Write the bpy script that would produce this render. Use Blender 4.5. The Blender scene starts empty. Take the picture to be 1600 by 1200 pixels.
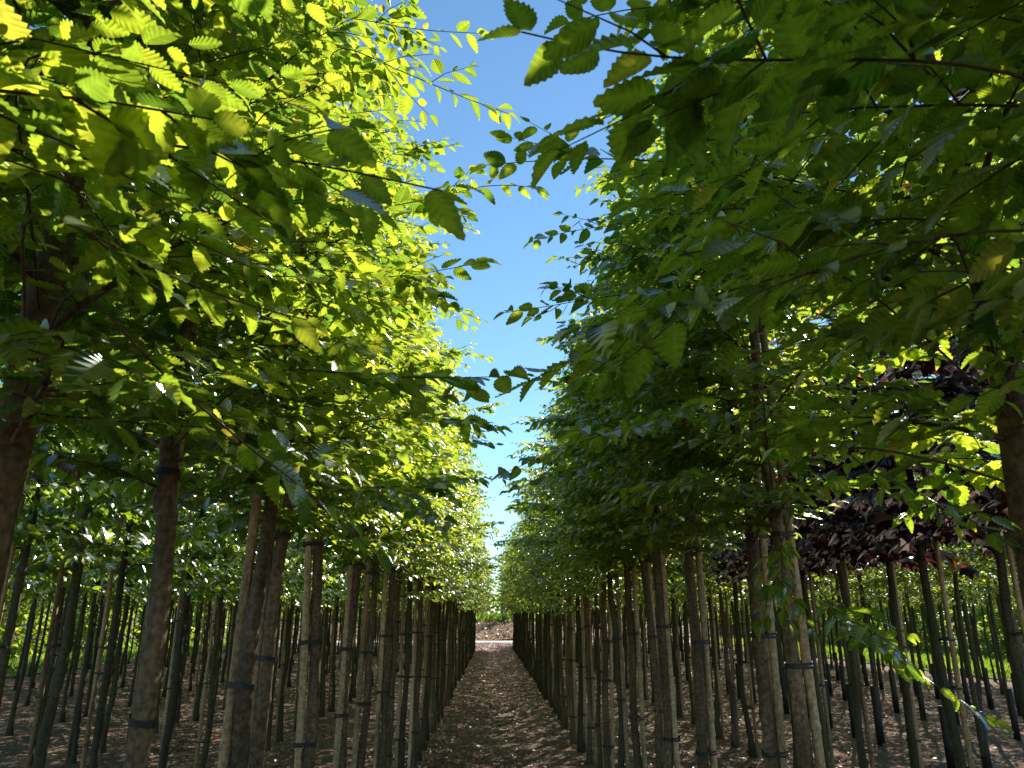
import bpy, math, random
import numpy as np

# ------------------------------------------------------------------ camera, sky, sun, exposure
S = bpy.context.scene
COL = S.collection
PITCH, YAW, EYE, FPX = math.radians(17.5), math.radians(1.5), 1.65, 1150.0
cam = bpy.data.cameras.new('camera'); camo = bpy.data.objects.new('camera', cam)
COL.objects.link(camo); S.camera = camo
camo.location = (0, 0, EYE)
camo.rotation_euler = (math.radians(90) + PITCH, 0, -YAW)
cam.sensor_width = 36; cam.lens = 36 * FPX / 1600
cam.clip_start = 0.02; cam.clip_end = 2000
cam.dof.use_dof = True; cam.dof.focus_distance = 3.6; cam.dof.aperture_fstop = 13.0

SUN_AZ, SUN_EL = math.radians(27.0), math.radians(38.5)
W = bpy.data.worlds.new('World'); S.world = W; W.use_nodes = True
wn = W.node_tree; bg = wn.nodes['Background']
sky = wn.nodes.new('ShaderNodeTexSky'); sky.sky_type = 'NISHITA'; sky.sun_disc = False
sky.sun_elevation = SUN_EL; sky.sun_rotation = SUN_AZ
sky.air_density = 1.0; sky.dust_density = 0.0; sky.ozone_density = 1.0
tint = wn.nodes.new('ShaderNodeVectorMath'); tint.operation = 'MULTIPLY'; tint.inputs[1].default_value = (.74, .97, 1.04)
wn.links.new(sky.outputs[0], tint.inputs[0]); wn.links.new(tint.outputs[0], bg.inputs[0]); bg.inputs[1].default_value = 0.092
sl = bpy.data.lights.new('sun', 'SUN'); sl.energy = 5.0; sl.angle = math.radians(0.5); sl.color = (1.0, 0.93, 0.82)
so = bpy.data.objects.new('sun', sl); COL.objects.link(so)
so.rotation_euler = (math.radians(90) - SUN_EL, 0, math.pi - SUN_AZ)
S.view_settings.view_transform = 'Standard'; S.view_settings.look = 'None'
S.view_settings.exposure = 0.95; S.view_settings.gamma = 1.0
cy = S.cycles
cy.max_bounces = 7; cy.diffuse_bounces = 5; cy.glossy_bounces = 2; cy.transmission_bounces = 5; cy.transparent_max_bounces = 4
cy.sample_clamp_indirect = 6; cy.caustics_reflective = False; cy.caustics_refractive = False

# ------------------------------------------------------------------ small tools
def vec(*a): return np.array(a, float)
def nrm(v): return v / (np.linalg.norm(v) + 1e-9)
FW = vec(math.sin(YAW)*math.cos(PITCH), math.cos(YAW)*math.cos(PITCH), math.sin(PITCH))
RT = vec(math.cos(YAW), -math.sin(YAW), 0)
UP = np.cross(RT, FW)
def at(x, y, d):                       # a point seen at (x, y) of the photograph, d metres into the scene
    return vec(0, 0, EYE) + d * (FW + (x-800)/FPX*RT + (600-y)/FPX*UP)

def tag(o, label=None, cat=None, group=None, kind=None):
    if label: o['label'] = label
    if cat: o['category'] = cat
    if group: o['group'] = group
    if kind: o['kind'] = kind
    return o
def empty(name, loc, rz=0.0, sc=1.0):
    o = bpy.data.objects.new(name, None); COL.objects.link(o)
    o.location = loc; o.rotation_euler = (0, 0, rz); o.scale = (sc, sc, sc)
    o.empty_display_size = 0.1
    return o
def link(name, me, parent=None):
    o = bpy.data.objects.new(name, me); COL.objects.link(o); o.parent = parent
    return o

class MB:                              # collects vertices, faces and per-vertex values, builds ONE mesh
    def __init__(s): s.v = []; s.f = []; s.n = 0; s.a = []; s.b = []
    def add(s, v, faces, mat=0, rnd=0.5, vein=0.0, smooth=False):
        v = np.asarray(v, float).reshape(-1, 3); k = len(v)
        for fa in faces: s.f.append((np.asarray(fa, int) + s.n, mat, smooth))
        s.v.append(v); s.n += k
        s.a.append(np.broadcast_to(rnd, (k,)).astype(float)); s.b.append(np.broadcast_to(vein, (k,)).astype(float))
    def mesh(s, name, mats):
        me = bpy.data.meshes.new(name)
        V = np.concatenate(s.v); me.vertices.add(len(V)); me.vertices.foreach_set('co', V.ravel())
        loops = np.concatenate([f.ravel() for f, m, q in s.f])
        sizes = np.concatenate([np.full(len(f), f.shape[1]) for f, m, q in s.f])
        mi = np.concatenate([np.full(len(f), m) for f, m, q in s.f])
        sm = np.concatenate([np.full(len(f), q, bool) for f, m, q in s.f])
        me.loops.add(len(loops)); me.loops.foreach_set('vertex_index', loops.astype(np.int32))
        me.polygons.add(len(sizes))
        me.polygons.foreach_set('loop_start', np.concatenate([[0], np.cumsum(sizes)[:-1]]).astype(np.int32))
        me.polygons.foreach_set('material_index', mi.astype(np.int32))
        me.polygons.foreach_set('use_smooth', sm)
        for m in mats: me.materials.append(m)
        for nm, arr in (('rnd', s.a), ('vein', s.b)):
            at_ = me.attributes.new(nm, 'FLOAT', 'POINT'); at_.data.foreach_set('value', np.concatenate(arr).astype(np.float32))
        me.update(calc_edges=True); me.validate()
        return me
    def tube(s, pts, rad, seg=5, mat=0, rnd=0.5, cap=True, smooth=True, bump=None):
        pts = np.asarray(pts, float); n = len(pts); rad = np.broadcast_to(rad, (n,))
        t = np.gradient(pts, axis=0); t /= np.linalg.norm(t, axis=1)[:, None] + 1e-9
        ref = vec(0, 0, 1) if abs(t[:, 2]).mean() < 0.8 else vec(0, 1, 0)
        u = np.cross(t, ref); u /= np.linalg.norm(u, axis=1)[:, None] + 1e-9; w = np.cross(t, u)
        a = np.arange(seg) * 2*math.pi/seg
        R = rad[:, None] * np.ones(seg)
        if bump is not None: R = R * bump(pts, a)
        v = pts[:, None] + R[..., None]*(np.cos(a)[None, :, None]*u[:, None] + np.sin(a)[None, :, None]*w[:, None])
        i = np.arange(n-1)[:, None]*seg + np.arange(seg)[None]; j = np.arange(n-1)[:, None]*seg + (np.arange(seg)+1) % seg
        f = np.stack([i, j, j+seg, i+seg], -1).reshape(-1, 4)
        s.add(v, [f], mat, rnd, 0, smooth)
        if cap:
            s.f.append((np.array([np.arange(seg)[::-1]]) + s.n - n*seg, mat, False))
            s.f.append((np.array([np.arange(seg)]) + s.n - seg, mat, False))

# ------------------------------------------------------------------ materials
def new_mat(name):
    m = bpy.data.materials.new(name); m.use_nodes = True
    nt = m.node_tree; nt.nodes.clear(); out = nt.nodes.new('ShaderNodeOutputMaterial')
    return m, nt, out
def nd(nt, t, **k):
    n = nt.nodes.new(t)
    for a, b in k.items():
        if a.startswith('i_'):
            key = a[2:]; key = int(key) if key.isdigit() else key
            n.inputs[key].default_value = b
        else: setattr(n, a, b)
    return n
def ramp(nt, src, stops):
    r = nt.nodes.new('ShaderNodeValToRGB'); e = r.color_ramp.elements
    while len(e) < len(stops): e.new(0.5)
    for k, (p, c) in enumerate(stops): e[k].position = p; e[k].color = (*c, 1)
    nt.links.new(src, r.inputs[0]); return r.outputs[0]

def leaf_mat(name, refl, trans, fac=0.5, gloss=0.35, veins=0.35, grough=0.38):
    m, nt, out = new_mat(name); L = nt.links.new
    a = nd(nt, 'ShaderNodeAttribute', attribute_name='rnd'); v = nd(nt, 'ShaderNodeAttribute', attribute_name='vein')
    cr = ramp(nt, a.outputs['Fac'], refl); ct = ramp(nt, a.outputs['Fac'], trans)
    mr = nd(nt, 'ShaderNodeMapRange', i_3=1.0-veins, i_4=1.12); L(v.outputs['Fac'], mr.inputs[0])
    tc = nd(nt, 'ShaderNodeTexCoord'); no = nd(nt, 'ShaderNodeTexNoise', i_Scale=90.0, i_Detail=2.0); L(tc.outputs['Object'], no.inputs['Vector'])
    mr2 = nd(nt, 'ShaderNodeMapRange', i_1=0.3, i_2=0.7, i_3=0.82, i_4=1.12); L(no.outputs[0], mr2.inputs[0])
    mu = nd(nt, 'ShaderNodeMath', operation='MULTIPLY'); L(mr.outputs[0], mu.inputs[0]); L(mr2.outputs[0], mu.inputs[1])
    def scale(c):
        x = nd(nt, 'ShaderNodeVectorMath', operation='SCALE'); L(c, x.inputs[0]); L(mu.outputs[0], x.inputs['Scale']); return x.outputs[0]
    d = nd(nt, 'ShaderNodeBsdfDiffuse'); t = nd(nt, 'ShaderNodeBsdfTranslucent')
    L(scale(cr), d.inputs[0]); L(scale(ct), t.inputs[0])
    mx = nd(nt, 'ShaderNodeMixShader', i_0=fac); L(d.outputs[0], mx.inputs[1]); L(t.outputs[0], mx.inputs[2])
    g = nd(nt, 'ShaderNodeBsdfGlossy', i_Roughness=grough); g.inputs[0].default_value = (0.9, 0.95, 1, 1)
    lw = nd(nt, 'ShaderNodeFresnel', i_IOR=1.42); mg = nd(nt, 'ShaderNodeMath', operation='MULTIPLY'); mg.inputs[1].default_value = gloss
    L(lw.outputs[0], mg.inputs[0])
    m2 = nd(nt, 'ShaderNodeMixShader'); L(mg.outputs[0], m2.inputs[0]); L(mx.outputs[0], m2.inputs[1]); L(g.outputs[0], m2.inputs[2])
    L(m2.outputs[0], out.inputs[0]); return m

M_HORN = leaf_mat('hornbeam leaf',
    [(0, (.026, .058, .018)), (.6, (.042, .085, .024)), (.96, (.07, .115, .028)), (1, (.22, .15, .04))],
    [(0, (.22, .39, .03)), (.45, (.51, .66, .035)), (.9, (.70, .77, .05)), (.985, (.74, .66, .06)), (1, (.50, .28, .05))], 0.60, 0.35, .3)
M_BROAD = leaf_mat('broad leaf',
    [(0, (.03, .075, .02)), (1, (.06, .12, .025))],
    [(0, (.22, .38, .02)), (1, (.50, .62, .03))], 0.6, 0.4, 0.15, 0.35)
M_MAPLE = leaf_mat('purple maple leaf',
    [(0, (.012, .008, .015)), (.8, (.020, .011, .018)), (1, (.05, .03, .02))],
    [(0, (.05, .006, .010)), (.7, (.16, .014, .012)), (.86, (.75, .10, .02)), (1, (.80, .35, .03))], 0.5, 1.0, 0.2, 0.32)
M_DRY = leaf_mat('dry leaf', [(0, (.15, .08, .05)), (.4, (.32, .18, .11)), (.7, (.55, .37, .27)), (.85, (.36, .11, .07)), (1, (.45, .38, .16))],
    [(0, (.12, .06, .03)), (1, (.28, .16, .06))], 0.25, 0.5, 0.1)
M_GRASS = leaf_mat('grass blade', [(0, (.05, .10, .02)), (1, (.10, .17, .03))], [(0, (.25, .42, .03)), (1, (.42, .55, .06))], 0.55, 0.3)

def bark_mat(name, stops, scale=14, bump=0.5, dark=.6, streak=.16):
    m, nt, out = new_mat(name); L = nt.links.new
    tc = nd(nt, 'ShaderNodeTexCoord'); mp = nd(nt, 'ShaderNodeMapping'); mp.inputs['Scale'].default_value = (1, 1, streak)
    oi = nd(nt, 'ShaderNodeObjectInfo'); av = nd(nt, 'ShaderNodeVectorMath', operation='ADD')
    sc = nd(nt, 'ShaderNodeMath', operation='MULTIPLY'); sc.inputs[1].default_value = 57.0; L(oi.outputs['Random'], sc.inputs[0])
    L(tc.outputs['Object'], mp.inputs[0]); L(mp.outputs[0], av.inputs[0]); L(sc.outputs[0], av.inputs[1])
    n1 = nd(nt, 'ShaderNodeTexNoise', i_Scale=scale, i_Detail=6.0, i_Roughness=.65); L(av.outputs[0], n1.inputs['Vector'])
    n2 = nd(nt, 'ShaderNodeTexNoise', i_Scale=scale*9, i_Detail=4.0); L(av.outputs[0], n2.inputs['Vector'])
    av2 = nd(nt, 'ShaderNodeVectorMath', operation='ADD'); L(tc.outputs['Object'], av2.inputs[0]); L(sc.outputs[0], av2.inputs[1])
    n3 = nd(nt, 'ShaderNodeTexNoise', i_Scale=60.0, i_Detail=3.0); L(av2.outputs[0], n3.inputs['Vector'])
    c = ramp(nt, n1.outputs[0], stops)
    sp = ramp(nt, n3.outputs[0], [(.36, (dark, dark, dark)), (.55, (1, 1, 1)), (.72, (1.35, 1.35, 1.3))])
    mu = nd(nt, 'ShaderNodeMix', data_type='RGBA', blend_type='MULTIPLY'); mu.inputs[0].default_value = .9
    L(c, mu.inputs[6]); L(sp, mu.inputs[7])
    rv = nd(nt, 'ShaderNodeMapRange', i_3=.7, i_4=1.3); L(oi.outputs['Random'], rv.inputs[0])
    sv = nd(nt, 'ShaderNodeVectorMath', operation='SCALE'); L(mu.outputs[2], sv.inputs[0]); L(rv.outputs[0], sv.inputs['Scale'])
    p = nd(nt, 'ShaderNodeBsdfPrincipled', i_Roughness=.75); L(sv.outputs[0], p.inputs['Base Color'])
    ad = nd(nt, 'ShaderNodeMath', operation='ADD'); L(n2.outputs[0], ad.inputs[0]); L(n3.outputs[0], ad.inputs[1])
    b = nd(nt, 'ShaderNodeBump', i_Strength=bump, i_Distance=.004); L(ad.outputs[0], b.inputs['Height']); L(b.outputs[0], p.inputs['Normal'])
    L(p.outputs[0], out.inputs[0]); return m
M_BARK = bark_mat('hornbeam bark', [(.3, (.04, .028, .012)), (.42, (.09, .056, .027)), (.55, (.15, .092, .046)), (.7, (.28, .19, .12))], 14, .9, .35)
M_BARK2 = bark_mat('mossy bark', [(.3, (.03, .036, .010)), (.5, (.065, .055, .024)), (.7, (.12, .085, .048))], 14, .7, .4)
M_TWIG = bark_mat('twig bark', [(.3, (.07, .035, .025)), (.7, (.14, .08, .05))], 40, .2)
M_CANE = bark_mat('weathered cane', [(.28, (.13, .09, .04)), (.42, (.33, .22, .115)), (.58, (.52, .36, .205)), (.8, (.60, .46, .31))], 12, .6, .55, .10)
M_PALE = bark_mat('pale bark', [(.3, (.22, .17, .13)), (.7, (.40, .33, .26))])
def plain(name, c, rough=.6):
    m, nt, out = new_mat(name); L = nt.links.new
    tc = nd(nt, 'ShaderNodeTexCoord'); n1 = nd(nt, 'ShaderNodeTexNoise', i_Scale=35.0, i_Detail=4.0); L(tc.outputs['Object'], n1.inputs['Vector'])
    cc = ramp(nt, n1.outputs[0], [(.3, tuple(x*.6 for x in c)), (.7, tuple(x*1.4 for x in c))])
    p = nd(nt, 'ShaderNodeBsdfPrincipled', i_Roughness=rough); L(cc, p.inputs['Base Color']); L(p.outputs[0], out.inputs[0]); return m
M_TIE = plain('black rubber', (.008, .008, .008), .6)
M_GUARD = plain('black plastic', (.010, .010, .011), .5)

def ground_mat(name, stops, sc=3.0, bump=1.0, red=.0):
    m, nt, out = new_mat(name); L = nt.links.new
    tc = nd(nt, 'ShaderNodeTexCoord')
    n1 = nd(nt, 'ShaderNodeTexNoise', i_Scale=sc, i_Detail=8.0, i_Roughness=.7); L(tc.outputs['Object'], n1.inputs['Vector'])
    n2 = nd(nt, 'ShaderNodeTexNoise', i_Scale=sc*14, i_Detail=5.0, i_Roughness=.7); L(tc.outputs['Object'], n2.inputs['Vector'])
    vo = nd(nt, 'ShaderNodeTexVoronoi', i_Scale=sc*9); L(tc.outputs['Object'], vo.inputs['Vector'])
    c = ramp(nt, n1.outputs[0], stops)
    c2 = ramp(nt, n2.outputs[0], [(.3, (.55, .55, .55)), (.5, (1, 1, 1)), (.7, (1.5, 1.45, 1.4))])
    mu = nd(nt, 'ShaderNodeMix', data_type='RGBA', blend_type='MULTIPLY'); mu.inputs[0].default_value = 1; L(c, mu.inputs[6]); L(c2, mu.inputs[7])
    p = nd(nt, 'ShaderNodeBsdfPrincipled', i_Roughness=.95); L(mu.outputs[2], p.inputs['Base Color'])
    ad = nd(nt, 'ShaderNodeMath', operation='SUBTRACT'); L(n2.outputs[0], ad.inputs[0]); L(vo.outputs[0], ad.inputs[1])
    b = nd(nt, 'ShaderNodeBump', i_Strength=bump, i_Distance=.05); L(ad.outputs[0], b.inputs['Height']); L(b.outputs[0], p.inputs['Normal'])
    L(p.outputs[0], out.inputs[0]); return m
M_SOIL = ground_mat('soil', [(.3, (.13, .072, .048)), (.5, (.25, .145, .098)), (.7, (.38, .25, .18))])
M_TURF = ground_mat('turf', [(.3, (.05, .09, .018)), (.5, (.09, .14, .03)), (.7, (.15, .18, .05))], 2.0, .6)
M_ROAD = ground_mat('concrete track', [(.3, (.38, .36, .34)), (.7, (.52, .50, .47))], 1.0, .2)
M_BANK = ground_mat('rusty bank', [(.3, (.16, .09, .04)), (.5, (.30, .18, .08)), (.7, (.38, .27, .12))], 2.5)

# ------------------------------------------------------------------ leaves
def leaf_tpl(n, wid=.30, tipp=1.0, fold=.22, droop=.3, pleat=.02, twist=0., vs=.2, ser=.035):
    k = 2*n + 1; t = np.linspace(0, 1, k)
    hw = wid * np.sin(math.pi * t**(.82*tipp))**.75 * (1 - .25*t); hw[0] = 0; hw[-1] = 0
    od = (np.arange(k) % 2 == 1)
    mid = np.clip(t - vs*np.sin(math.pi*t)*.9, 0, 1); mid[0] = 0; mid[-1] = 1
    h = hw + np.where(od, ser, 0)*(np.sin(math.pi*t) > .1); ty = t + np.where(od, .012, -.012)*(np.sin(math.pi*t) > .1)
    V = []; A = []
    V += [(0, m, -droop*m*m + twist*0) for m in mid]; A += [1.0]*k
    for s in (-1, 1):
        for j in range(k):
            x = s*h[j]; z = fold*abs(x) + (pleat if od[j] else -pleat)*(0 < j < k-1) - droop*ty[j]**2 + twist*x*ty[j]
            V.append((x, ty[j], z)); A.append(.75 if od[j] else 0.)
    F = []; T = []
    for s in (0, 1):
        o = k*(1+s)
        for j in range(k-1):
            q = (j, j+1, o+j+1, o+j) if s == 1 else (j+1, j, o+j, o+j+1)
            if j == 0 or j == k-2:
                T.append((0, 1, o+1) if (j == 0 and s) else (1, 0, o+1) if j == 0 else (k-2, k-1, o+k-2) if s else (k-1, k-2, o+k-2))
            else: F.append(q)
    return np.array(V), [np.array(F), np.array(T)], np.array(A)
def star_tpl(fold=.15, droop=.25):
    ang = [-150, -118, -100, -72, -52, -25, 0, 25, 52, 72, 100, 118, 150]
    rad = [.22, .50, .30, .62, .34, .45, 1.0, .45, .34, .62, .30, .50, .22]
    # lobed outline around a point a third of the way up
    rad = [.22, .50, .42, .74, .56, .62, .92, .62, .56, .74, .42, .50, .22]
    ang = [-160, -120, -95, -62, -40, -18, 0, 18, 40, 62, 95, 120, 160]
    V = [(0, .18, 0)]
    for a, r in zip(ang, rad):
        a = math.radians(a); x, y = r*math.sin(a)*.85, .18 + r*math.cos(a)*.85
        V.append((x, y, fold*abs(x) - droop*max(y, 0)**2))
    F = [(0, i+1, i) for i in range(1, 13)]; F.append((0, 1, 13))
    return np.array(V), [np.array(F)], np.array([1.] + [.3]*13)
def dia_tpl(w, fold, droop):
    V = np.array([(0, 0, 0), (-w, .35, fold*w), (0, .5, -droop*.25), (w, .35, fold*w), (-w*.8, .68, fold*w*.8-droop*.4), (w*.8, .68, fold*w*.8-droop*.4), (0, 1, -droop)])
    F = np.array([(0, 2, 1, 1), (0, 3, 2, 2)])
    T = np.array([(0, 2, 1), (0, 3, 2), (1, 2, 4), (3, 5, 2), (4, 2, 6), (2, 5, 6)])
    return V, [T], np.array([1., .3, 1, .3, .3, .3, 1])
HI = [leaf_tpl(8, .30, fold=f, droop=d, twist=t, pleat=.017) for f, d, t in ((.15, .15, .1), (.35, .3, -.2), (.05, .4, .25), (.5, .1, 0.), (.25, -.1, .3), (.2, .55, -.35), (-.15, .2, .1), (.9, .2, .2))]
MID = [leaf_tpl(4, .31, fold=f, droop=d, twist=t, pleat=.03, ser=.045) for f, d, t in ((.15, .2, .1), (.4, .35, -.2), (.05, .5, .3), (.6, .1, 0.))]
LOW = [dia_tpl(.33, .2, .2), dia_tpl(.3, .5, .4), dia_tpl(.34, -.1, .5)]
BRO = [leaf_tpl(3, .44, .8, fold=f, droop=d, twist=t, pleat=.015, ser=.03) for f, d, t in ((.15, .3, .1), (.4, .5, -.2), (.05, .6, .4))]
STAR = [star_tpl(.15, .25), star_tpl(.4, .5), star_tpl(-.1, .6)]

def put_leaves(mb, rng, tpls, P, D, N, s, mat=0, rnd=None):
    P, D, N, s = map(np.asarray, (P, D, N, s))
    if len(P) == 0: return
    D = D/np.linalg.norm(D, axis=1)[:, None]
    X = np.cross(D, N); X /= np.linalg.norm(X, axis=1)[:, None] + 1e-9; Z = np.cross(X, D)
    if rnd is None: rnd = rng.random(len(P))
    pick = rng.integers(0, len(tpls), len(P))
    for q, (V, F, A) in enumerate(tpls):
        I = np.nonzero(pick == q)[0]
        if not len(I): continue
        k = len(V); wj = rng.uniform(.85, 1.15, len(I))
        v = P[I, None] + s[I, None, None]*(V[None, :, 0, None]*wj[:, None, None]*X[I, None] + V[None, :, 1, None]*D[I, None] + V[None, :, 2, None]*Z[I, None])
        off = (np.arange(len(I))*k)[:, None, None]
        mb.add(v.reshape(-1, 3), [(f[None] + off).reshape(-1, f.shape[1]) for f in F], mat,
               np.repeat(rnd[I], k), np.tile(A, len(I)))

class Leaves:
    def __init__(s): s.P = []; s.D = []; s.N = []; s.S = []
    def add(s, p, d, n, sc): s.P.append(p); s.D.append(d); s.N.append(n); s.S.append(sc)

Z3 = vec(0, 0, 1)
def leafy_twig(L, R, pts, sp, ll, tilt=.35, ang=52, start=0.0, tip=True, plane=Z3, shrink=.45):
    """alternate leaves along a polyline"""
    pts = np.asarray(pts); seg = np.linalg.norm(np.diff(pts, axis=0), axis=1); cum = np.concatenate([[0], np.cumsum(seg)]); T = cum[-1]
    s = start + sp*R.random(); side = 1 if R.random() < .5 else -1
    while s < T:
        i = min(int(np.searchsorted(cum, s, 'right')) - 1, len(seg)-1); f = (s-cum[i])/seg[i]
        p = pts[i]*(1-f) + pts[i+1]*f; d = (pts[i+1]-pts[i])/seg[i]
        sd = nrm(np.cross(d, plane)); a = math.radians(ang + R.uniform(-16, 16))
        ld = d*math.cos(a) + sd*side*math.sin(a) + vec(0, 0, R.uniform(-.38, .12))
        n = plane + vec(R.uniform(-1, 1), R.uniform(-1, 1), R.uniform(-.3, .3))*tilt
        sc = ll*R.uniform(.50, 1.16)*(1 - shrink*(s/T)**3)
        L.add(p + ld*.006, ld, n, sc); side = -side; s += sp*R.uniform(.75, 1.3)
    if tip: L.add(pts[-1], nrm(pts[-1]-pts[-2]) + vec(0, 0, -.1), plane + vec(R.uniform(-.4, .4), R.uniform(-.4, .4), 0), ll*R.uniform(.4, .7))

def envelope(h, H0, H1, wmax):
    t = (h-H0)/(H1-H0)
    return wmax*np.interp(t, [0, .12, .3, .5, .7, .88, 1], [.78, 1.0, 1.0, .88, .66, .38, .12])

def trunk_pts(R, H1, wig=.02, lean=(0, 0)):
    n = 26; z = np.linspace(-.05, H1, n); ph = [R.uniform(0, 6.28) for _ in range(6)]
    x = wig*(np.sin(z*1.9+ph[0]) + .5*np.sin(z*4.3+ph[1]) + .3*np.sin(z*8+ph[4])) + lean[0]*z
    y = wig*(np.sin(z*1.7+ph[2]) + .5*np.sin(z*4.7+ph[3]) + .3*np.sin(z*7+ph[5])) + lean[1]*z
    p = np.stack([x, y, z], 1); p[:, 0] -= np.interp(0, z, x); p[:, 1] -= np.interp(0, z, y)
    return p
def on_trunk(tp, h): return vec(np.interp(h, tp[:, 2], tp[:, 0]), np.interp(h, tp[:, 2], tp[:, 1]), h)

def trunk_mesh(mb, R, tp, r0, H1, seg=12, knots=14, H0=2.):
    z = np.arange(-.05, H1, .04 if seg > 8 else .25)
    pts = np.stack([np.interp(z, tp[:, 2], tp[:, 0]), np.interp(z, tp[:, 2], tp[:, 1]), z], 1)
    rad = r0*np.interp(z, [0, .05, .25, 2, 3.2, H1], [1.75, 1.35, 1.05, .88, .62, .13])
    K = [(R.uniform(.35, 3.2), R.uniform(0, 6.28), R.uniform(.25, .75), R.uniform(.012, .026)) for _ in range(knots)]
    def bump(p, a):
        o = np.ones((len(p), len(a)))
        for kz, ka, kh, kw in K:
            da = np.angle(np.exp(1j*(a-ka)))
            o += kh*np.exp(-((p[:, 2]-kz)[:, None]/kw)**2 - (da[None]/.55)**2)
        o += .04*np.sin(a[None]*3 + p[:, 2][:, None]*5) + .02*np.sin(a[None]*5 - p[:, 2][:, None]*11)
        return o
    mb.tube(pts, rad, seg, 0, bump=bump if seg > 8 else None)

def grow(seed, H0, H1, wmax, ll, tpls, nprim, step2, sp, leafmat, barkmat, r0=.036, wig=.02, lean=(0, 0), keep=None,
         seg=12, twigseg=3, tilt=.5, rnd_mul=1.0, droop=.0, knots=14, extra=None, sparse=1.0):
    """one tree: returns (trunk mesh, crown mesh)"""
    R = random.Random(seed); rng = np.random.default_rng(seed)
    tp = trunk_pts(R, H1, wig, lean); tb = MB(); trunk_mesh(tb, R, tp, r0, H1, seg, knots)
    L = Leaves(); cb = MB(); az = R.uniform(0, 6.28)
    for i in range(nprim):
        h = H0 + (H1-H0)*((i+R.random())/nprim)**1.0; az += 2.4 + R.uniform(-.4, .4)
        w = envelope(h, H0, H1, wmax)*R.uniform(.72, 1.12)
        if R.random() < (.13 if H1 < 5.4 else .0): w *= R.uniform(1.2, 1.55)
        el = math.radians(R.uniform(8, 30) + 28*((h-H0)/(H1-H0)) - droop)
        d = vec(math.cos(az), math.sin(az), 0); n = 7; bend = R.uniform(-.3, .3); p0 = on_trunk(tp, h)
        sd = vec(-d[1], d[0], 0); pts = []
        for k in range(n):
            s = k/(n-1); pts.append(p0 + d*w*s + sd*bend*w*s*s*.5 + Z3*(w*s*math.tan(el)*(1 - .62*s)) )
        pts = np.array(pts)
        if keep is not None:                 # shorten a limb where it would enter the open lane
            ok = [keep(q) for q in pts]
            m = next((k for k, o in enumerate(ok) if not o), n)
            if m < 3: continue
            pts = pts[:m]; w *= (m-1)/(n-1)
        limb = len(pts)
        tb.tube(pts[:max(3, limb//2+1)], np.linspace(.0075, .005, max(3, limb//2+1))*(r0/.036)*(.7+.6*w), 5 if seg > 8 else 3, 0, cap=False)
        cb.tube(pts, np.linspace(.0052, .0012, limb)*(.7+.5*w), 4 if seg > 8 else 3, 1, cap=False)
        leafy_twig(L, R, pts, sp*1.05, ll, tilt, start=w*.14)
        s = w*.16; side = 1
        while s < w*.96:
            f = s/w*(limb-1); a = int(f); q = pts[a]*(1-(f-a)) + pts[min(a+1, limb-1)]*(f-a)
            dd = nrm(pts[min(a+1, limb-1)]-pts[a]) if a < limb-1 else d
            hs = nrm(np.cross(dd, Z3)); an = math.radians(R.uniform(40, 68))
            d2 = dd*math.cos(an) + hs*side*math.sin(an) + Z3*R.uniform(-.28, .22)
            l2 = (.10 + .34*math.sin(math.pi*min(1, .25+.75*s/w)))*min(1, w/.6)*R.uniform(.6, 1.15)
            if R.random() < sparse:
                e = [q, q + d2*l2*.5 + Z3*R.uniform(-.01, .01), q + d2*l2 + dd*l2*.12 - Z3*l2*R.uniform(.0, .22)]
                if keep is None or keep(e[2]):
                    cb.tube(e, [.0022, .0016, .0009], twigseg, 1, cap=False)
                    leafy_twig(L, R, e, sp, ll, tilt, plane=nrm(Z3 + vec(R.uniform(-1, 1), R.uniform(-1, 1), 0)*.25))
            side = -side; s += step2*R.uniform(.7, 1.3)
    if len(L.P):
        P, D, N, Sc = map(np.array, (L.P, L.D, L.N, L.S))
        if keep is not None:
            m = np.array([keep(p + .5*d*s) for p, d, s in zip(P, D, Sc)]); P, D, N, Sc = P[m], D[m], N[m], Sc[m]
        put_leaves(cb, rng, tpls, P, D, N, Sc, 0, np.where(rng.random(len(P)) < .0025, 1, np.clip(rng.normal(.42, .28, len(P)), 0, .975)))
    return tb.mesh('trunk', [barkmat]), cb.mesh('crown', [leafmat, M_TWIG]), tp

# ------------------------------------------------------------------ the setting
def fbm(x, y):
    return (.5*np.sin(x*2.1+1.3*np.sin(y*1.1)) + .3*np.sin(y*3.7+2*np.sin(x*2.9)) + .25*np.sin(x*7.3+y*5.1) + .18*np.sin(x*13.1-y*9.7+np.sin(y*4)) )
def gz(x, y):
    lane = np.exp(-((np.abs(((x - .145)/2.03 + 0.5) % 1 - .5))/.2)**2)
    z = .02*fbm(x*1.3, y*1.1) + .008*fbm(x*6+3, y*5) - .055*lane
    return z*np.clip((50-y)/4, 0, 1)*np.clip((14-np.abs(x))/3, 0, 1)
gx = np.unique(np.round(np.concatenate([np.linspace(-400, -14, 14), np.arange(-14, 14.01, .16), np.linspace(14, 400, 14)]), 3))
gy = np.unique(np.round(np.concatenate([np.linspace(-60, 0, 8), np.arange(0, 50.01, .16), np.linspace(51, 700, 22)]), 3))
X, Y = np.meshgrid(gx, gy); mb = MB()
i = (np.arange(len(gy)-1)[:, None]*len(gx) + np.arange(len(gx)-1)[None]).ravel()
mb.add(np.stack([X, Y, gz(X, Y)], -1), [np.stack([i, i+1, i+1+len(gx), i+len(gx)], 1)], smooth=True)
tag(link('ground', mb.mesh('ground', [M_SOIL])), kind='structure')
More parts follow.
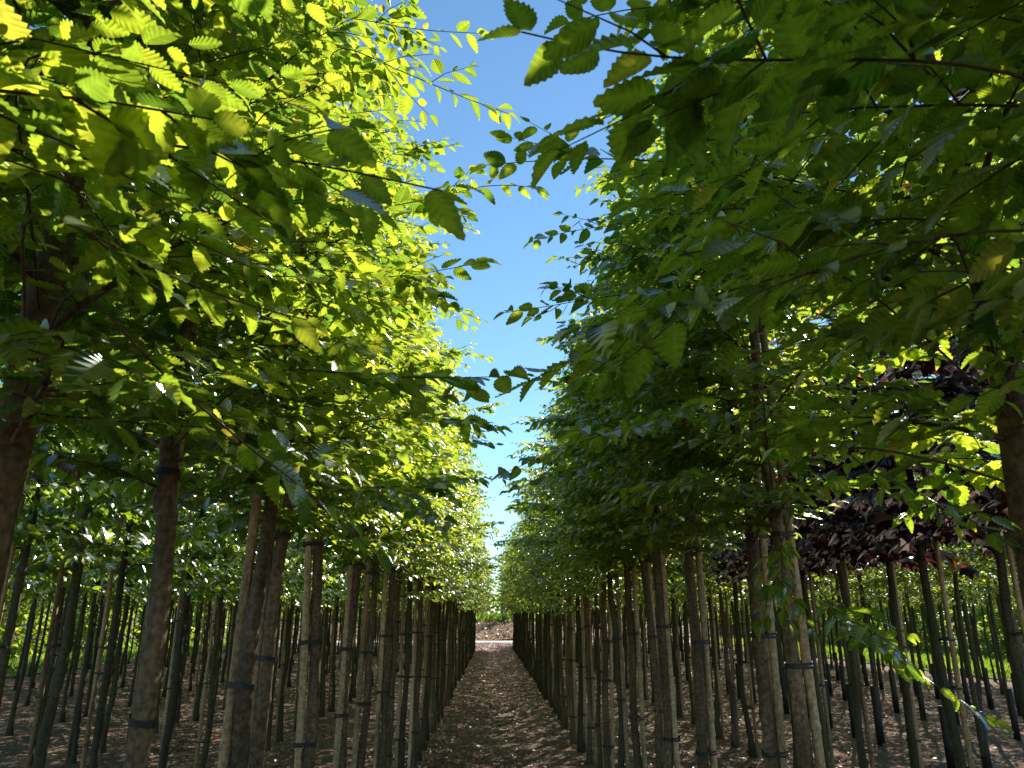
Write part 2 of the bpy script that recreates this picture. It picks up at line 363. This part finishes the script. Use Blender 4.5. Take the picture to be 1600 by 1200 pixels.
def sheet(name, x0, x1, y0, y1, z, mat, n=24, hf=None):
    mb = MB(); xs = np.linspace(x0, x1, n*3); ys = np.linspace(y0, y1, n); X, Y = np.meshgrid(xs, ys)
    Zz = np.full_like(X, z) if hf is None else hf(X, Y)
    i = (np.arange(len(ys)-1)[:, None]*len(xs) + np.arange(len(xs)-1)[None]).ravel()
    mb.add(np.stack([X, Y, Zz], -1), [np.stack([i, i+1, i+1+len(xs), i+len(xs)], 1)], smooth=True)
    return tag(link(name, mb.mesh(name, [mat])), kind='structure')
sheet('road', -90, 90, 50.5, 54.5, .012, M_ROAD)
sheet('lawn', -120, -13.4, -20, 50.4, .03, M_TURF, hf=lambda x, y: .03+.01*fbm(x, y))
sheet('lawn', 13.7, 120, -20, 50.4, .03, M_TURF, hf=lambda x, y: .03+.01*fbm(x, y))
sheet('meadow', -150, 150, 62, 260, .1, M_TURF, hf=lambda x, y: 1.15+.03*fbm(x, y)-.0035*(y-62))
sheet('bank', -90, 90, 55, 62.2, .0, M_BANK, hf=lambda x, y: 1.22*np.clip((y-55.2)/6.5, 0, 1)**.8+.10*fbm(x*.7, y*.9))

rng = np.random.default_rng(5)
def clump(x, y): return fbm(x*.8+4, y*.6) + .6*fbm(x*3.1, y*2.7)
def scatter_litter(name, n, xr, yr, mat, size, label, hfun, power=1.0, lift=.012, cat='leaves'):
    y = yr[0] + (yr[1]-yr[0])*rng.random(n)**power; x = rng.uniform(*xr, n) if not callable(xr) else xr(y, n)
    if name == 'leaf_litter':
        k = (clump(x, y) + rng.normal(0, .35, n)) > -.05; x, y = x[k], y[k]; n = len(x)
    P = np.stack([x, y, hfun(x, y) + rng.uniform(.003, lift, n)], 1); a = rng.uniform(0, 6.28, n)
    D = np.stack([np.cos(a), np.sin(a), rng.uniform(-.15, .45, n)], 1); N = np.stack([rng.normal(0, .4, n), rng.normal(0, .4, n), np.ones(n)], 1)
    m = MB(); put_leaves(m, rng, LOW + [dia_tpl(.05, .1, .2)], P, D, N, rng.uniform(*size, n), 0, rng.random(n))
    return tag(link(name, m.mesh(name, [mat])), label, cat, kind='stuff')
scatter_litter('leaf_litter', 60000, lambda y, n: np.clip(rng.normal(0, 1, n)*.32*y, -9.5, 9.5), (7.5, 46), M_DRY, (.03, .075), 'dry brown leaves and twigs lying on the bare soil', gz, 1.5, .03)
scatter_litter('leaf_litter', 22000, lambda y, n: rng.uniform(-22, 22, n), (38, 50.4), M_DRY, (.05, .12), 'dry litter on the open soil between the trees and the track', gz, 1, .05)
scatter_litter('bank_litter', 14000, (-22, 22), (54.8, 62), M_DRY, (.08, .22), 'rusty dry leaves covering the sunlit bank', lambda x, y: 1.22*np.clip((y-55.2)/6.5, 0, 1)**.8+.10*fbm(x*.7, y*.9), 1, .12)
def grass(name, n, xr, yr, z, size, label):
    x = rng.uniform(*xr, n); y = rng.uniform(*yr, n); a = rng.uniform(0, 6.28, n)
    P = np.stack([x, y, np.full(n, z)], 1); D = np.stack([np.cos(a)*.4, np.sin(a)*.4, np.ones(n)], 1); N = np.stack([np.sin(a), -np.cos(a), np.zeros(n)], 1) + .01
    m = MB(); put_leaves(m, rng, [dia_tpl(.09, .2, .3)], P, D, N, rng.uniform(*size, n), 0, rng.random(n))
    return tag(link(name, m.mesh(name, [M_GRASS])), label, 'grass', kind='stuff')
grass('grass', 12000, (-19, -13.4), (14, 50), .03, (.08, .25), 'sunlit green grass beyond the tree rows on the left')
grass('grass', 16000, (13.7, 19), (14, 50), .03, (.12, .4), 'sunlit green grass beyond the tree rows on the right')
grass('grass', 9000, (-30, 30), (61.5, 66), 1.15, (.3, .9), 'tall yellow green grass growing on top of the rusty bank')

# ------------------------------------------------------------------ canes with ties
def cane_mesh(seed, H, r, seg, ties=False, nodes=True):
    R = random.Random(seed); mb = MB(); z = [-.05]; rr = [r]; h = R.uniform(.1, .3)
    if nodes:
        while h < H:
            z += [h-.014, h-.004, h+.004, h+.016]; rr += [r*.97, r*1.13, r*1.12, r*.97]; h += R.uniform(.26, .42)
    z.append(H); rr.append(r*.9); z = np.array(z); ph = R.uniform(0, 6)
    pts = np.stack([.008*np.sin(z*1.3+ph), .008*np.sin(z*1.1+ph*2), z], 1)
    sc = np.interp(z, [0, H], [1.05, .85])
    mb.tube(pts, np.array(rr)*sc, seg, 0)
    return mb, R
def tie_ring(mb, c, off, rt, rc, mat=0, wide=.012, turns=2):
    """a strap looped round trunk (centre c) and cane (centre c+off)"""
    ax = math.atan2(off[1], off[0]); Lo = math.hypot(*off[:2]); n = 20; loop = []
    for k in range(n):
        a = 2*math.pi*k/n
        if abs(math.cos(a)) < 1e-6: a += .01
        e = (rc if math.cos(a) > 0 else rt) + .0035; cx = Lo if math.cos(a) > 0 else 0
        x = cx + e*math.cos(a); y = e*math.sin(a)
        loop.append((c[0] + x*math.cos(ax) - y*math.sin(ax), c[1] + x*math.sin(ax) + y*math.cos(ax), c[2]))
    loop = np.array(loop); ctr = loop.mean(0)
    for q in range(turns):
        dz = (q-(turns-1)/2)*wide*1.25; V = []
        for o, z in ((1., -wide/2), (1.035, -wide/2), (1.035, wide/2), (1., wide/2)):
            ring = ctr + (loop-ctr)*o; ring[:, 2] = c[2] + z + dz + .004*np.sin(np.arange(n)*2*math.pi/n + q); V.append(ring)
        V = np.stack(V, 1).reshape(-1, 3); i = np.arange(n)*4; j = ((np.arange(n)+1) % n)*4
        F = np.concatenate([np.stack([i+a, j+a, j+(a+1) % 4, i+(a+1) % 4], 1) for a in range(4)])
        mb.add(V, [F], mat)

ORD = ['first', 'second', 'third', 'fourth', 'fifth', 'sixth', 'seventh', 'eighth', 'ninth', 'tenth', 'eleventh', 'twelfth', 'thirteenth', 'fourteenth']
RR = random.Random(11)
def put_tree(name, label, cat, group, x, y, trunk, crown, rz=0., sc=1.0):
    t = empty(name, (x, y, float(gz(np.array(x), np.array(y)))), rz, sc); tag(t, label, cat, group)
    link('trunk', trunk, t); c = link('crown', crown, t)
    return t
CANES = [cane_mesh(s, h, .020, 8) for s, h in ((1, 4.2), (2, 3.6), (3, 3.9), (4, 4.4))]
CANE_ME = [c[0].mesh('cane', [M_CANE]) for c in CANES]
FAR_CANES = []
for s in range(4):
    m, R_ = cane_mesh(20+s, 3.4, .020, 5, nodes=False)
    for h in (.45+.1*s, 1.0+.08*s, 1.6-.06*s): tie_ring(m, (.05, 0, h), (-.05, 0), .032, .020, 1, .014, 1)
    FAR_CANES.append(m.mesh('cane', [M_CANE, M_TIE]))
CANEW = [0]
def put_cane(x, y, side, label, group, r=.034, near=True, lean=(0, 0), tp=None, behind=False):
    """cane stuck in the ground outside the tree, strapped to it"""
    z0 = float(gz(np.array(x), np.array(y)))
    if not near:
        k = RR.randrange(4); ox = side*.055
        o = link('support_cane', FAR_CANES[k]); o.location = (x+ox, y-.01, z0)
        o.rotation_euler = (RR.uniform(-.008, .008), RR.uniform(-.01, .01), 0 if side < 0 else math.pi)
        return tag(o, label, 'stake', group)
    ox, oy = side*(r+.022), RR.uniform(-.03, .01)
    if behind: ox, oy = -.012, r+.024
    if tp is not None:                 # the cane follows the stem it is strapped to
        a, b = on_trunk(tp, .4), on_trunk(tp, 2.0); lean = ((b[0]-a[0])/1.6, (b[1]-a[1])/1.6)
        ox += a[0] - .4*lean[0]; oy += a[1] - .4*lean[1]
    t = empty('support_cane', (x+ox, y+oy, z0)); t.rotation_euler = (-lean[1], lean[0], 0); tag(t, label, 'stake', group)
    link('cane', RR.choice(CANE_ME), t)
    for h in (.42+RR.uniform(-.1, .1), .98+RR.uniform(-.1, .1), 1.5+RR.uniform(-.1, .1), 2.05+RR.uniform(-.1, .1)):
        m = MB(); c = on_trunk(tp, h) if tp is not None else vec(0, 0, h)
        cx, cy = c[0]-ox-lean[0]*h, c[1]-oy-lean[1]*h
        tie_ring(m, (cx, cy, h), (-cx, -cy), r*.95+.003, .020, 0, .009, 2)
        link('tie', m.mesh('tie', [M_TIE]), t)
    return t

# ------------------------------------------------------------------ the two rows along the path
XL, XR = -.87, 1.16
left_y = [-1.2, -.4, .5, 1.37, 2.0, 2.72, 3.05, 4.03, 4.9, 5.73, 6.47, 7.3, 8.06, 8.9, 9.7]
right_y = [-1.0, -.1, .8, 1.60, 3.0, 3.5, 4.35, 5.1, 5.65, 6.35, 7.2, 7.9, 8.7, 9.5]
for a in (left_y, right_y):
    while a[-1] < 41.5: a.append(a[-1] + RR.uniform(.72, .88))
def lane_keep(x0, y0, side):
    """world-space limit of the pruned lane: trees next to the viewer are clipped back from the path"""
    def k(p):
        X, Yy, Zz = p[0]+x0, p[1]+y0, p[2]
        if Zz < 1.93: return False
        if side > 0 and y0 < 5 and X > XR + .48 + .2*math.sin(5*Zz): return False
        dx = X if side > 0 else -X
        up = Zz - EYE
        lim = (.30 if side > 0 else .25)*up if y0 < 4 else (.26 if side > 0 else .19)*up
        lim *= 1 + .22*math.sin(9*Zz + 4*Yy + x0*7) + .16*math.sin(23*Zz - 11*Yy)
        if dx < max(lim, .05) and Yy > .4: return False
        d2 = X*X + Yy*Yy + (Zz-EYE)**2
        return d2 > .75**2
    return k
HORN_N = []
LB, RB = {}, {}
def row(xs, ys, side, dct):
    nm = 'left' if side < 0 else 'right'; k = 0; vis = 0
    for n, y in enumerate(ys):
        x = xs + RR.uniform(-.035, .035)*(.3 if y < 5 else 1); first = 1.2
        if y < first:
            lab = ['%s hornbeam behind the viewer, only its upper crown in sight' % nm, '%s hornbeam level with the viewer, only overhanging leaves in sight' % nm, '%s hornbeam just ahead of the viewer, trunk out of frame' % nm][min(n, 2)]
        else:
            lab = None if vis >= 12 else '%s hornbeam along the %s edge of the path, counting trunks from the viewer' % (ORD[vis], nm); vis += 1
            if vis == 1: lab = 'nearest hornbeam on the %s, thick knotty trunk cut by the picture edge' % nm
        grp = 'hornbeams in the row %s of the path' % nm
        if y < 7.2:
            lean = {(-1, 1.37): (.0, 0), (-1, 2.0): (.0, 0), (-1, 2.72): (.004, 0), (1, 1.60): (-.0, 0)}.get((side, y), (RR.uniform(-.01, .01), 0)); thin = side > 0 and 2.5 < y < 4
            r0 = .040 if vis == 1 else RR.uniform(.027, .031)
            tm, cm, tp = grow(100+n*7+(side > 0)*50, 1.95, 4.85 if side > 0 else 5.3, .70, .084, HI if y < 3.4 else HI[:3]+MID[:2], 58, .055, .030, M_HORN, M_BARK, r0, .017, lean,
                              keep=lane_keep(x, y, side), seg=16, knots=16, tilt=.7)
            t = put_tree('hornbeam_tree', lab, 'tree', grp, x, y, tm, cm); dct[n] = (t, x, y, tp)
            if vis > 1: put_cane(x, y, side, ('pale cane strapped %s the %s hornbeam of the %s row' % ('behind' if side < 0 and y == 2.0 else 'outside', ORD[vis-1], nm)), 'support canes in the row %s of the path' % nm, r0*.92, True, (0, 0), tp, side < 0 and y == 2.0)
        else:
            hi = PROTO_A if y < 9 else PROTO_B if y < 18 else PROTO_C
            tm, cm, tp = hi[n % len(hi)]; sc = RR.uniform(.93, 1.06) if side < 0 else RR.uniform(.86, 1.06); rz = RR.uniform(0, 6.28)
            put_tree('hornbeam_tree', lab or 'slim staked hornbeam standing far along the %s edge of the path' % nm, 'tree', grp, x, y, tm, cm, rz, sc)
            cl = 'pale cane strapped outside the %s hornbeam of the %s row' % (ORD[vis-1], nm) if vis <= 12 else 'thin cane tied to a far hornbeam of the %s path row' % nm
            if y < 12:
                tpr = tp.copy(); c_, s_ = math.cos(rz), math.sin(rz); tpr[:, 0], tpr[:, 1] = (tp[:, 0]*c_ - tp[:, 1]*s_), (tp[:, 0]*s_ + tp[:, 1]*c_); tpr *= sc
                put_cane(x, y, side, cl, 'support canes in the row %s of the path' % nm, .033, True, (0, 0), tpr)
            else: put_cane(x, y, side, cl, 'support canes in the row %s of the path' % nm, .033, False)
PROTO_A = [grow(300+i, 1.9, 4.85+.1*i, .72, .080, MID, 48, .060, .034, M_HORN, M_BARK if i % 2 else M_BARK2, .027+.002*i, .014+.004*i, seg=12) for i in range(4)]
PROTO_B = [grow(320+i, 1.9, 5.0+.1*i, .74, .092, MID[:2]+LOW, 35, .072, .043, M_HORN, M_BARK if i % 2 else M_BARK2, .028+.003*i, .014+.004*i, seg=8) for i in range(4)]
PROTO_C = [grow(340+i, 1.9, 5.1, .84, .115, LOW, 29, .105, .068, M_HORN, M_BARK2, .030+.003*i, .014+.005*i, seg=6) for i in range(3)]
row(XL, left_y, -1, LB); row(XR, right_y, 1, RB)

# ------------------------------------------------------------------ the rows farther out
BROADP = [grow(400+i, 1.95, 5.0, .85, .11, BRO, 33, .085, .065, M_BROAD, M_BARK2, .028+.004*i, .014+.005*i, seg=10, tilt=.5, droop=14) for i in range(3)]
BROADQ = [grow(420+i, 1.95, 5.0, .9, .14, LOW, 27, .12, .09, M_BROAD, M_BARK2, .030+.005*i, .018, seg=6, tilt=.5, droop=14) for i in range(2)]
MAPLEP = [grow(440+i, 2.15, 4.9, .85, .14, STAR, 40, .09, .065, M_MAPLE, M_BARK2, .032, .015, seg=10, tilt=.5, droop=12) for i in range(3)]
GUARD = MB(); GUARD.tube([(0, 0, -.02), (0, 0, .3), (0, 0, .68), (0, 0, .7)], [.05, .047, .046, .044], 8, 0); GUARD_ME = GUARD.mesh('trunk_guard', [M_GUARD])
def far_row(xr, y0, kind, canes, guard=False, y1=48):
    y = y0 + RR.uniform(0, .5); side = -1 if xr < 0 else 1
    while y < y1:
        x = xr + RR.uniform(-.05, .05); sc = RR.uniform(.92, 1.05); rz = RR.uniform(0, 6.28)
        k = round((abs(xr) - (.87 if xr < 0 else 1.16))/2.03); w = ORD[k]
        if kind == 'broad':
            p = RR.choice(BROADP if y < 13 and k < 3 else BROADQ)
            put_tree('broadleaf_tree', 'slender dark leaved tree in the %s row left of the path' % w, 'tree', 'broadleaved trees in rows left of the path', x, y, p[0], p[1], rz, sc)
        elif kind == 'maple':
            p = RR.choice(MAPLEP)
            put_tree('purple_maple', 'young maple with dark purple leaves just right of the hornbeam row', 'tree', 'purple maples right of the hornbeams', x, y, p[0], p[1], rz, sc)
        else:
            p = RR.choice(PROTO_B if y < 12 else PROTO_C)
            t = put_tree('young_tree', ('green young tree, black sleeved foot, %s row right of the path' if guard else 'green young tree with bare stem in the %s row right of the path') % w, 'tree', 'green trees in rows right of the maples', x, y, p[0], p[1], rz, sc)
            if guard: g = link('trunk_guard', GUARD_ME, t)
        if canes:
            put_cane(x, y, side, 'thin cane tied to a trunk in the %s row %s of the path' % (w, 'left' if side < 0 else 'right'), 'support canes in the rows farther from the path', .032, False)
        y += RR.uniform(.64, .88)
far_row(XL-2.03, 3.6, 'broad', True)
far_row(XL-4.06, 6.3, 'broad', True)
far_row(XL-6.09, 9.2, 'broad', False)
far_row(XL-8.12, 12.5, 'broad', False)
far_row(XL-10.15, 15.5, 'broad', False)
far_row(XL-12.18, 18.5, 'broad', False)
far_row(XR+2.03, 3.6, 'maple', True, y1=9.5)
far_row(XR+2.03, 9.7, 'green', True)
far_row(XR+4.06, 6.6, 'green', False, True)
far_row(XR+6.09, 10, 'green', False, True)
far_row(XR+8.12, 13, 'green', False, True)
far_row(XR+10.15, 15.5, 'green', False)
far_row(XR+12.18, 18, 'green', False)

# ------------------------------------------------------------------ branches reaching out over the path
def spray(tree, pix, d0, d1, ll, sp=.036, tilt=.5, side=.0, twigs=0, seed=1, leaf_from=.15, r=.0035, tpls=None, rootz=None, ang=52, grow_=1.3):
    """a long shoot of one hornbeam: pixel route with depths, rooted on that tree's trunk"""
    t, x, y, tp = tree; R = random.Random(seed); rg = np.random.default_rng(seed)
    ll *= grow_; sp *= .74; twigs += 3 if grow_ > 1.2 else 0
    n = len(pix); pts = [at(px, py, d0 + (d1-d0)*k/(n-1)) - vec(x, y, t.location[2]) for k, (px, py) in enumerate(pix)]
    h = max(1.6, min(5.5, pts[0][2] - .25*np.linalg.norm(pts[0][:2]) if rootz is None else rootz))
    root = on_trunk(tp, h); pts = [root, root*.5 + pts[0]*.5 + vec(0, 0, .02)] + pts
    # smooth
    P = np.array(pts); cum = np.concatenate([[0], np.cumsum(np.linalg.norm(np.diff(P, axis=0), axis=1))]); s = np.linspace(0, cum[-1], max(8, int(cum[-1]/.05)))
    Q = np.stack([np.interp(s, cum, P[:, c]) for c in range(3)], 1)
    for _ in range(3): Q[1:-1] = (Q[:-2] + 2*Q[1:-1] + Q[2:])/4
    mb = MB(); mb.tube(Q, np.linspace(r, .0010, len(Q)), 6, 1); L = Leaves(); T = cum[-1]
    st = cum[2] + leaf_from*(T-cum[2])
    leafy_twig(L, R, Q, sp, ll, tilt, start=st, ang=ang, shrink=.3)
    for k in range(twigs):
        f = R.uniform(st/T, .88)*(len(Q)-1); a = int(f); q = Q[a]; dd = nrm(Q[a+1]-Q[a]); hs = nrm(np.cross(dd, Z3))*(1 if k % 2 else -1)
        an = math.radians(R.uniform(30, 60)); l2 = R.uniform(.08, .2); d2 = dd*math.cos(an) + hs*math.sin(an) + Z3*R.uniform(-.3, .3)
        e = np.array([q, q+d2*l2*.5, q+d2*l2+dd*.03]); mb.tube(e, [.0018, .0014, .0008], 4, 1, cap=False); leafy_twig(L, R, e, sp, ll*.85, tilt, ang=ang)
    put_leaves(mb, rg, tpls or HI, L.P, L.D, L.N, L.S, 0, np.clip(rg.normal(.4, .2, len(L.P)), 0, .98))
    return link('branch', mb.mesh('branch', [M_HORN, M_TWIG]), t)
Rk = sorted(RB); Lk = sorted(LB)
r8, r17, r28, r33, r42 = RB[2], RB[3], RB[4], RB[5], RB[6]
l5, l13, l19, l26, l30, l38 = LB[2], LB[3], LB[4], LB[5], LB[6], LB[7]
spray(r8, [(1560, 95), (1400, 93), (1250, 92), (1100, 97), (960, 85), (850, 66), (815, 50)], .80, .80, .095, .040, .8, twigs=8, seed=3, grow_=1.0)
spray(r17, [(1330, 300), (1200, 275), (1080, 255), (960, 247), (860, 249), (760, 258)], 1.75, 1.95, .066, .036, 1.1, twigs=2, seed=4)
spray(r17, [(1300, -20), (1180, 5), (1080, 8), (960, 12), (890, 35)], 1.35, 1.4, .078, .04, .9, twigs=2, seed=5)
spray(r28, [(1130, 440), (1020, 455), (930, 465), (850, 480), (785, 489)], 2.6, 2.5, .068, .038, 1.0, twigs=3, seed=6)
spray(r17, [(1300, 410), (1130, 455), (1000, 505), (900, 560), (825, 597)], 1.3, 1.25, .085, .042, .7, twigs=3, seed=7)
spray(r28, [(1190, 600), (1060, 640), (950, 675), (880, 700), (790, 738)], 2.3, 2.2, .07, .038, .9, twigs=4, seed=8)
spray(r33, [(1160, 330), (1050, 340), (960, 352), (880, 362), (830, 378)], 3.1, 3.2, .066, .04, 1.0, twigs=3, seed=9)
spray(r42, [(1100, 170), (1010, 172), (940, 180), (905, 190)], 3.6, 3.6, .07, .04, 1.0, twigs=3, seed=19)
spray(r17, [(1290, 690), (1370, 745), (1450, 775), (1500, 800), (1570, 845)], 1.65, 1.6, .062, .034, .6, twigs=3, seed=10, grow_=1.1)
spray(r28, [(1285, 930), (1320, 975), (1400, 1030), (1470, 1075), (1555, 1130)], 1.75, 1.6, .06, .027, .8, twigs=5, seed=11, rootz=1.95, grow_=1.1, leaf_from=.0)
spray(r28, [(1240, 800), (1220, 850), (1205, 900), (1235, 975)], 2.5, 2.4, .085, .045, 1.5, twigs=7, seed=12, rootz=2.05, grow_=1.0)
spray(r17, [(1480, 330), (1350, 345), (1200, 370), (1060, 400)], 1.2, 1.15, .08, .04, .6, twigs=3, seed=13)
spray(r8, [(1590, 350), (1500, 360), (1380, 385), (1250, 430), (1150, 470)], .95, 1.0, .08, .04, .6, twigs=3, seed=14, grow_=1.0)
spray(l5, [(60, 180), (200, 225), (330, 235), (450, 245), (560, 270), (690, 298)], .85, .85, .082, .05, .8, twigs=3, seed=15, grow_=1.0)
spray(l26, [(520, 60), (600, 100), (660, 125), (730, 155), (795, 178)], 2.3, 2.3, .066, .038, 1.0, twigs=2, seed=16)
spray(l26, [(520, 330), (600, 325), (700, 305), (760, 285), (838, 293)], 2.3, 2.2, .07, .036, 1.0, twigs=2, seed=17)
spray(l30, [(500, 20), (590, 35), (660, 48), (750, 52)], 2.6, 2.6, .066, .036, 1.0, twigs=3, seed=18)
spray(l19, [(420, 570), (540, 585), (650, 592), (730, 590), (795, 588)], 1.7, 1.75, .072, .034, .8, twigs=2, seed=20)
spray(l13, [(120, 420), (220, 560), (320, 640), (430, 735), (520, 800), (590, 870)], 1.1, 1.25, .06, .085, 1.0, twigs=0, seed=21, leaf_from=.45)
spray(l26, [(500, 430), (600, 435), (680, 425), (760, 408)], 2.2, 2.2, .07, .036, .9, twigs=3, seed=22)
spray(l30, [(540, 660), (640, 650), (720, 655), (780, 668)], 2.7, 2.8, .066, .036, .9, twigs=3, seed=23)
spray(l38, [(600, 240), (650, 232), (710, 228)], 3.6, 3.6, .066, .036, .9, twigs=3, seed=24)
spray(l13, [(30, 300), (130, 360), (260, 430), (380, 480), (480, 500)], 1.0, 1.1, .08, .05, .6, twigs=3, seed=25, grow_=1.0)

far_r = [RB[k] for k in Rk if RB[k][2] > 4]; far_l = [LB[k] for k in Lk if LB[k][2] > 4]
spray(far_r[0], [(1040, 598), (950, 604), (880, 600), (835, 588)], 3.6, 3.6, .066, .034, 1.0, twigs=3, seed=31)
spray(far_r[0], [(1010, 700), (930, 722), (860, 742), (790, 768)], 3.7, 3.6, .066, .034, 1.0, twigs=4, seed=32)
spray(far_r[2], [(940, 655), (880, 655), (805, 662)], 5.0, 4.9, .066, .034, 1.0, twigs=4, seed=33)
spray(far_r[1], [(980, 410), (920, 400), (865, 405)], 4.4, 4.4, .066, .034, 1.0, twigs=3, seed=34)
spray(far_r[2], [(960, 520), (890, 518), (845, 530)], 4.9, 4.9, .066, .034, 1.0, twigs=3, seed=35)
spray(far_r[3], [(900, 720), (850, 722), (800, 712)], 6.0, 5.9, .066, .034, 1.0, twigs=4, seed=36)
spray(far_r[3], [(930, 800), (860, 790), (795, 795)], 6.0, 5.9, .066, .034, 1.0, twigs=3, seed=37)
spray(far_l[0], [(580, 700), (660, 692), (720, 690), (775, 694)], 4.0, 4.0, .066, .034, 1.0, twigs=3, seed=41)
spray(far_l[1], [(640, 760), (720, 745), (785, 748)], 4.8, 4.8, .066, .034, 1.0, twigs=4, seed=42)
spray(far_l[0], [(590, 480), (670, 470), (752, 500)], 4.0, 4.0, .066, .034, 1.0, twigs=3, seed=43)
spray(far_l[1], [(650, 560), (710, 550), (765, 560)], 4.9, 4.9, .066, .034, 1.0, twigs=3, seed=44)
spray(far_l[3], [(690, 640), (740, 640), (785, 630)], 6.4, 6.4, .066, .034, 1.0, twigs=3, seed=45)
spray(far_l[2], [(660, 345), (715, 350), (745, 362)], 5.0, 5.0, .066, .034, 1.0, twigs=3, seed=46)
spray(l13, [(10, 60), (90, 70), (160, 75), (230, 110), (330, 140)], .95, 1.1, .085, .045, 1.0, twigs=3, seed=47, grow_=1.0)

spray(far_r[min(4, len(far_r)-1)], [(900, 850), (850, 845), (780, 850)], 7.0, 7.0, .066, .034, 1.0, twigs=4, seed=51)
spray(far_l[min(4, len(far_l)-1)], [(680, 830), (730, 825), (785, 815)], 7.0, 7.0, .066, .034, 1.0, twigs=4, seed=52)
spray(far_l[min(4, len(far_l)-1)], [(690, 880), (740, 880), (780, 885)], 7.2, 7.2, .066, .034, 1.0, twigs=4, seed=53)

# ------------------------------------------------------------------ what closes the view
BG = [grow(500+i, 1.6, 6.5, 1.9, .30, LOW, 34, .24, .17, M_HORN, M_PALE, .14, .03, seg=10) for i in range(3)]
for k, x in enumerate([-34, -29, -24.5, -20, -15.5, -11, -7, -3.4, -1.25, .95, 2.4, 8, 12.5, 17, 21.5, 26, 31]):
    p = BG[k % 3]; y = 66 + RR.uniform(-2, 3)
    t = empty('roadside_tree', (x, y, 1.1), RR.uniform(0, 6.28), RR.uniform(.8, 1.0))
    tag(t, 'distant leafy tree with a pale trunk on the sunlit bank', 'tree', 'distant trees on the bank')
    link('trunk', p[0], t); link('crown', p[1], t)
def hedge(name, n, x, y, z, label, ll):
    P = np.stack([rng.uniform(*x, n), rng.uniform(*y, n), z[0] + (z[1]-z[0])*rng.random(n)], 1)
    P[:, 0] += .5*np.sin(P[:, 1]*.9) ; P[:, 2] *= 1 + .15*np.sin(P[:, 1]*1.3+P[:, 0])
    m = MB(); a = rng.uniform(0, 6.28, n)
    put_leaves(m, rng, LOW, P, np.stack([np.cos(a), np.sin(a), rng.uniform(-.5, .5, n)], 1), rng.normal(0, 1, (n, 3)) + [0, 0, 1.0], rng.uniform(ll*.7, ll*1.2, n), 0, rng.random(n))
    return tag(link(name, m.mesh(name, [M_HORN])), label, 'hedge', kind='stuff')
hedge('hedge', 30000, (-20, -17.5), (5, 62), (0, 4), 'sunlit green thicket beyond the grass on the left', .28)
hedge('hedge', 30000, (18, 20.5), (5, 62), (0, 4), 'sunlit green thicket beyond the grass on the right', .28)
hedge('hedge', 26000, (-45, 45), (80, 83), (.5, 4.4), 'low sunlit thicket closing the view far beyond the bank', .4)
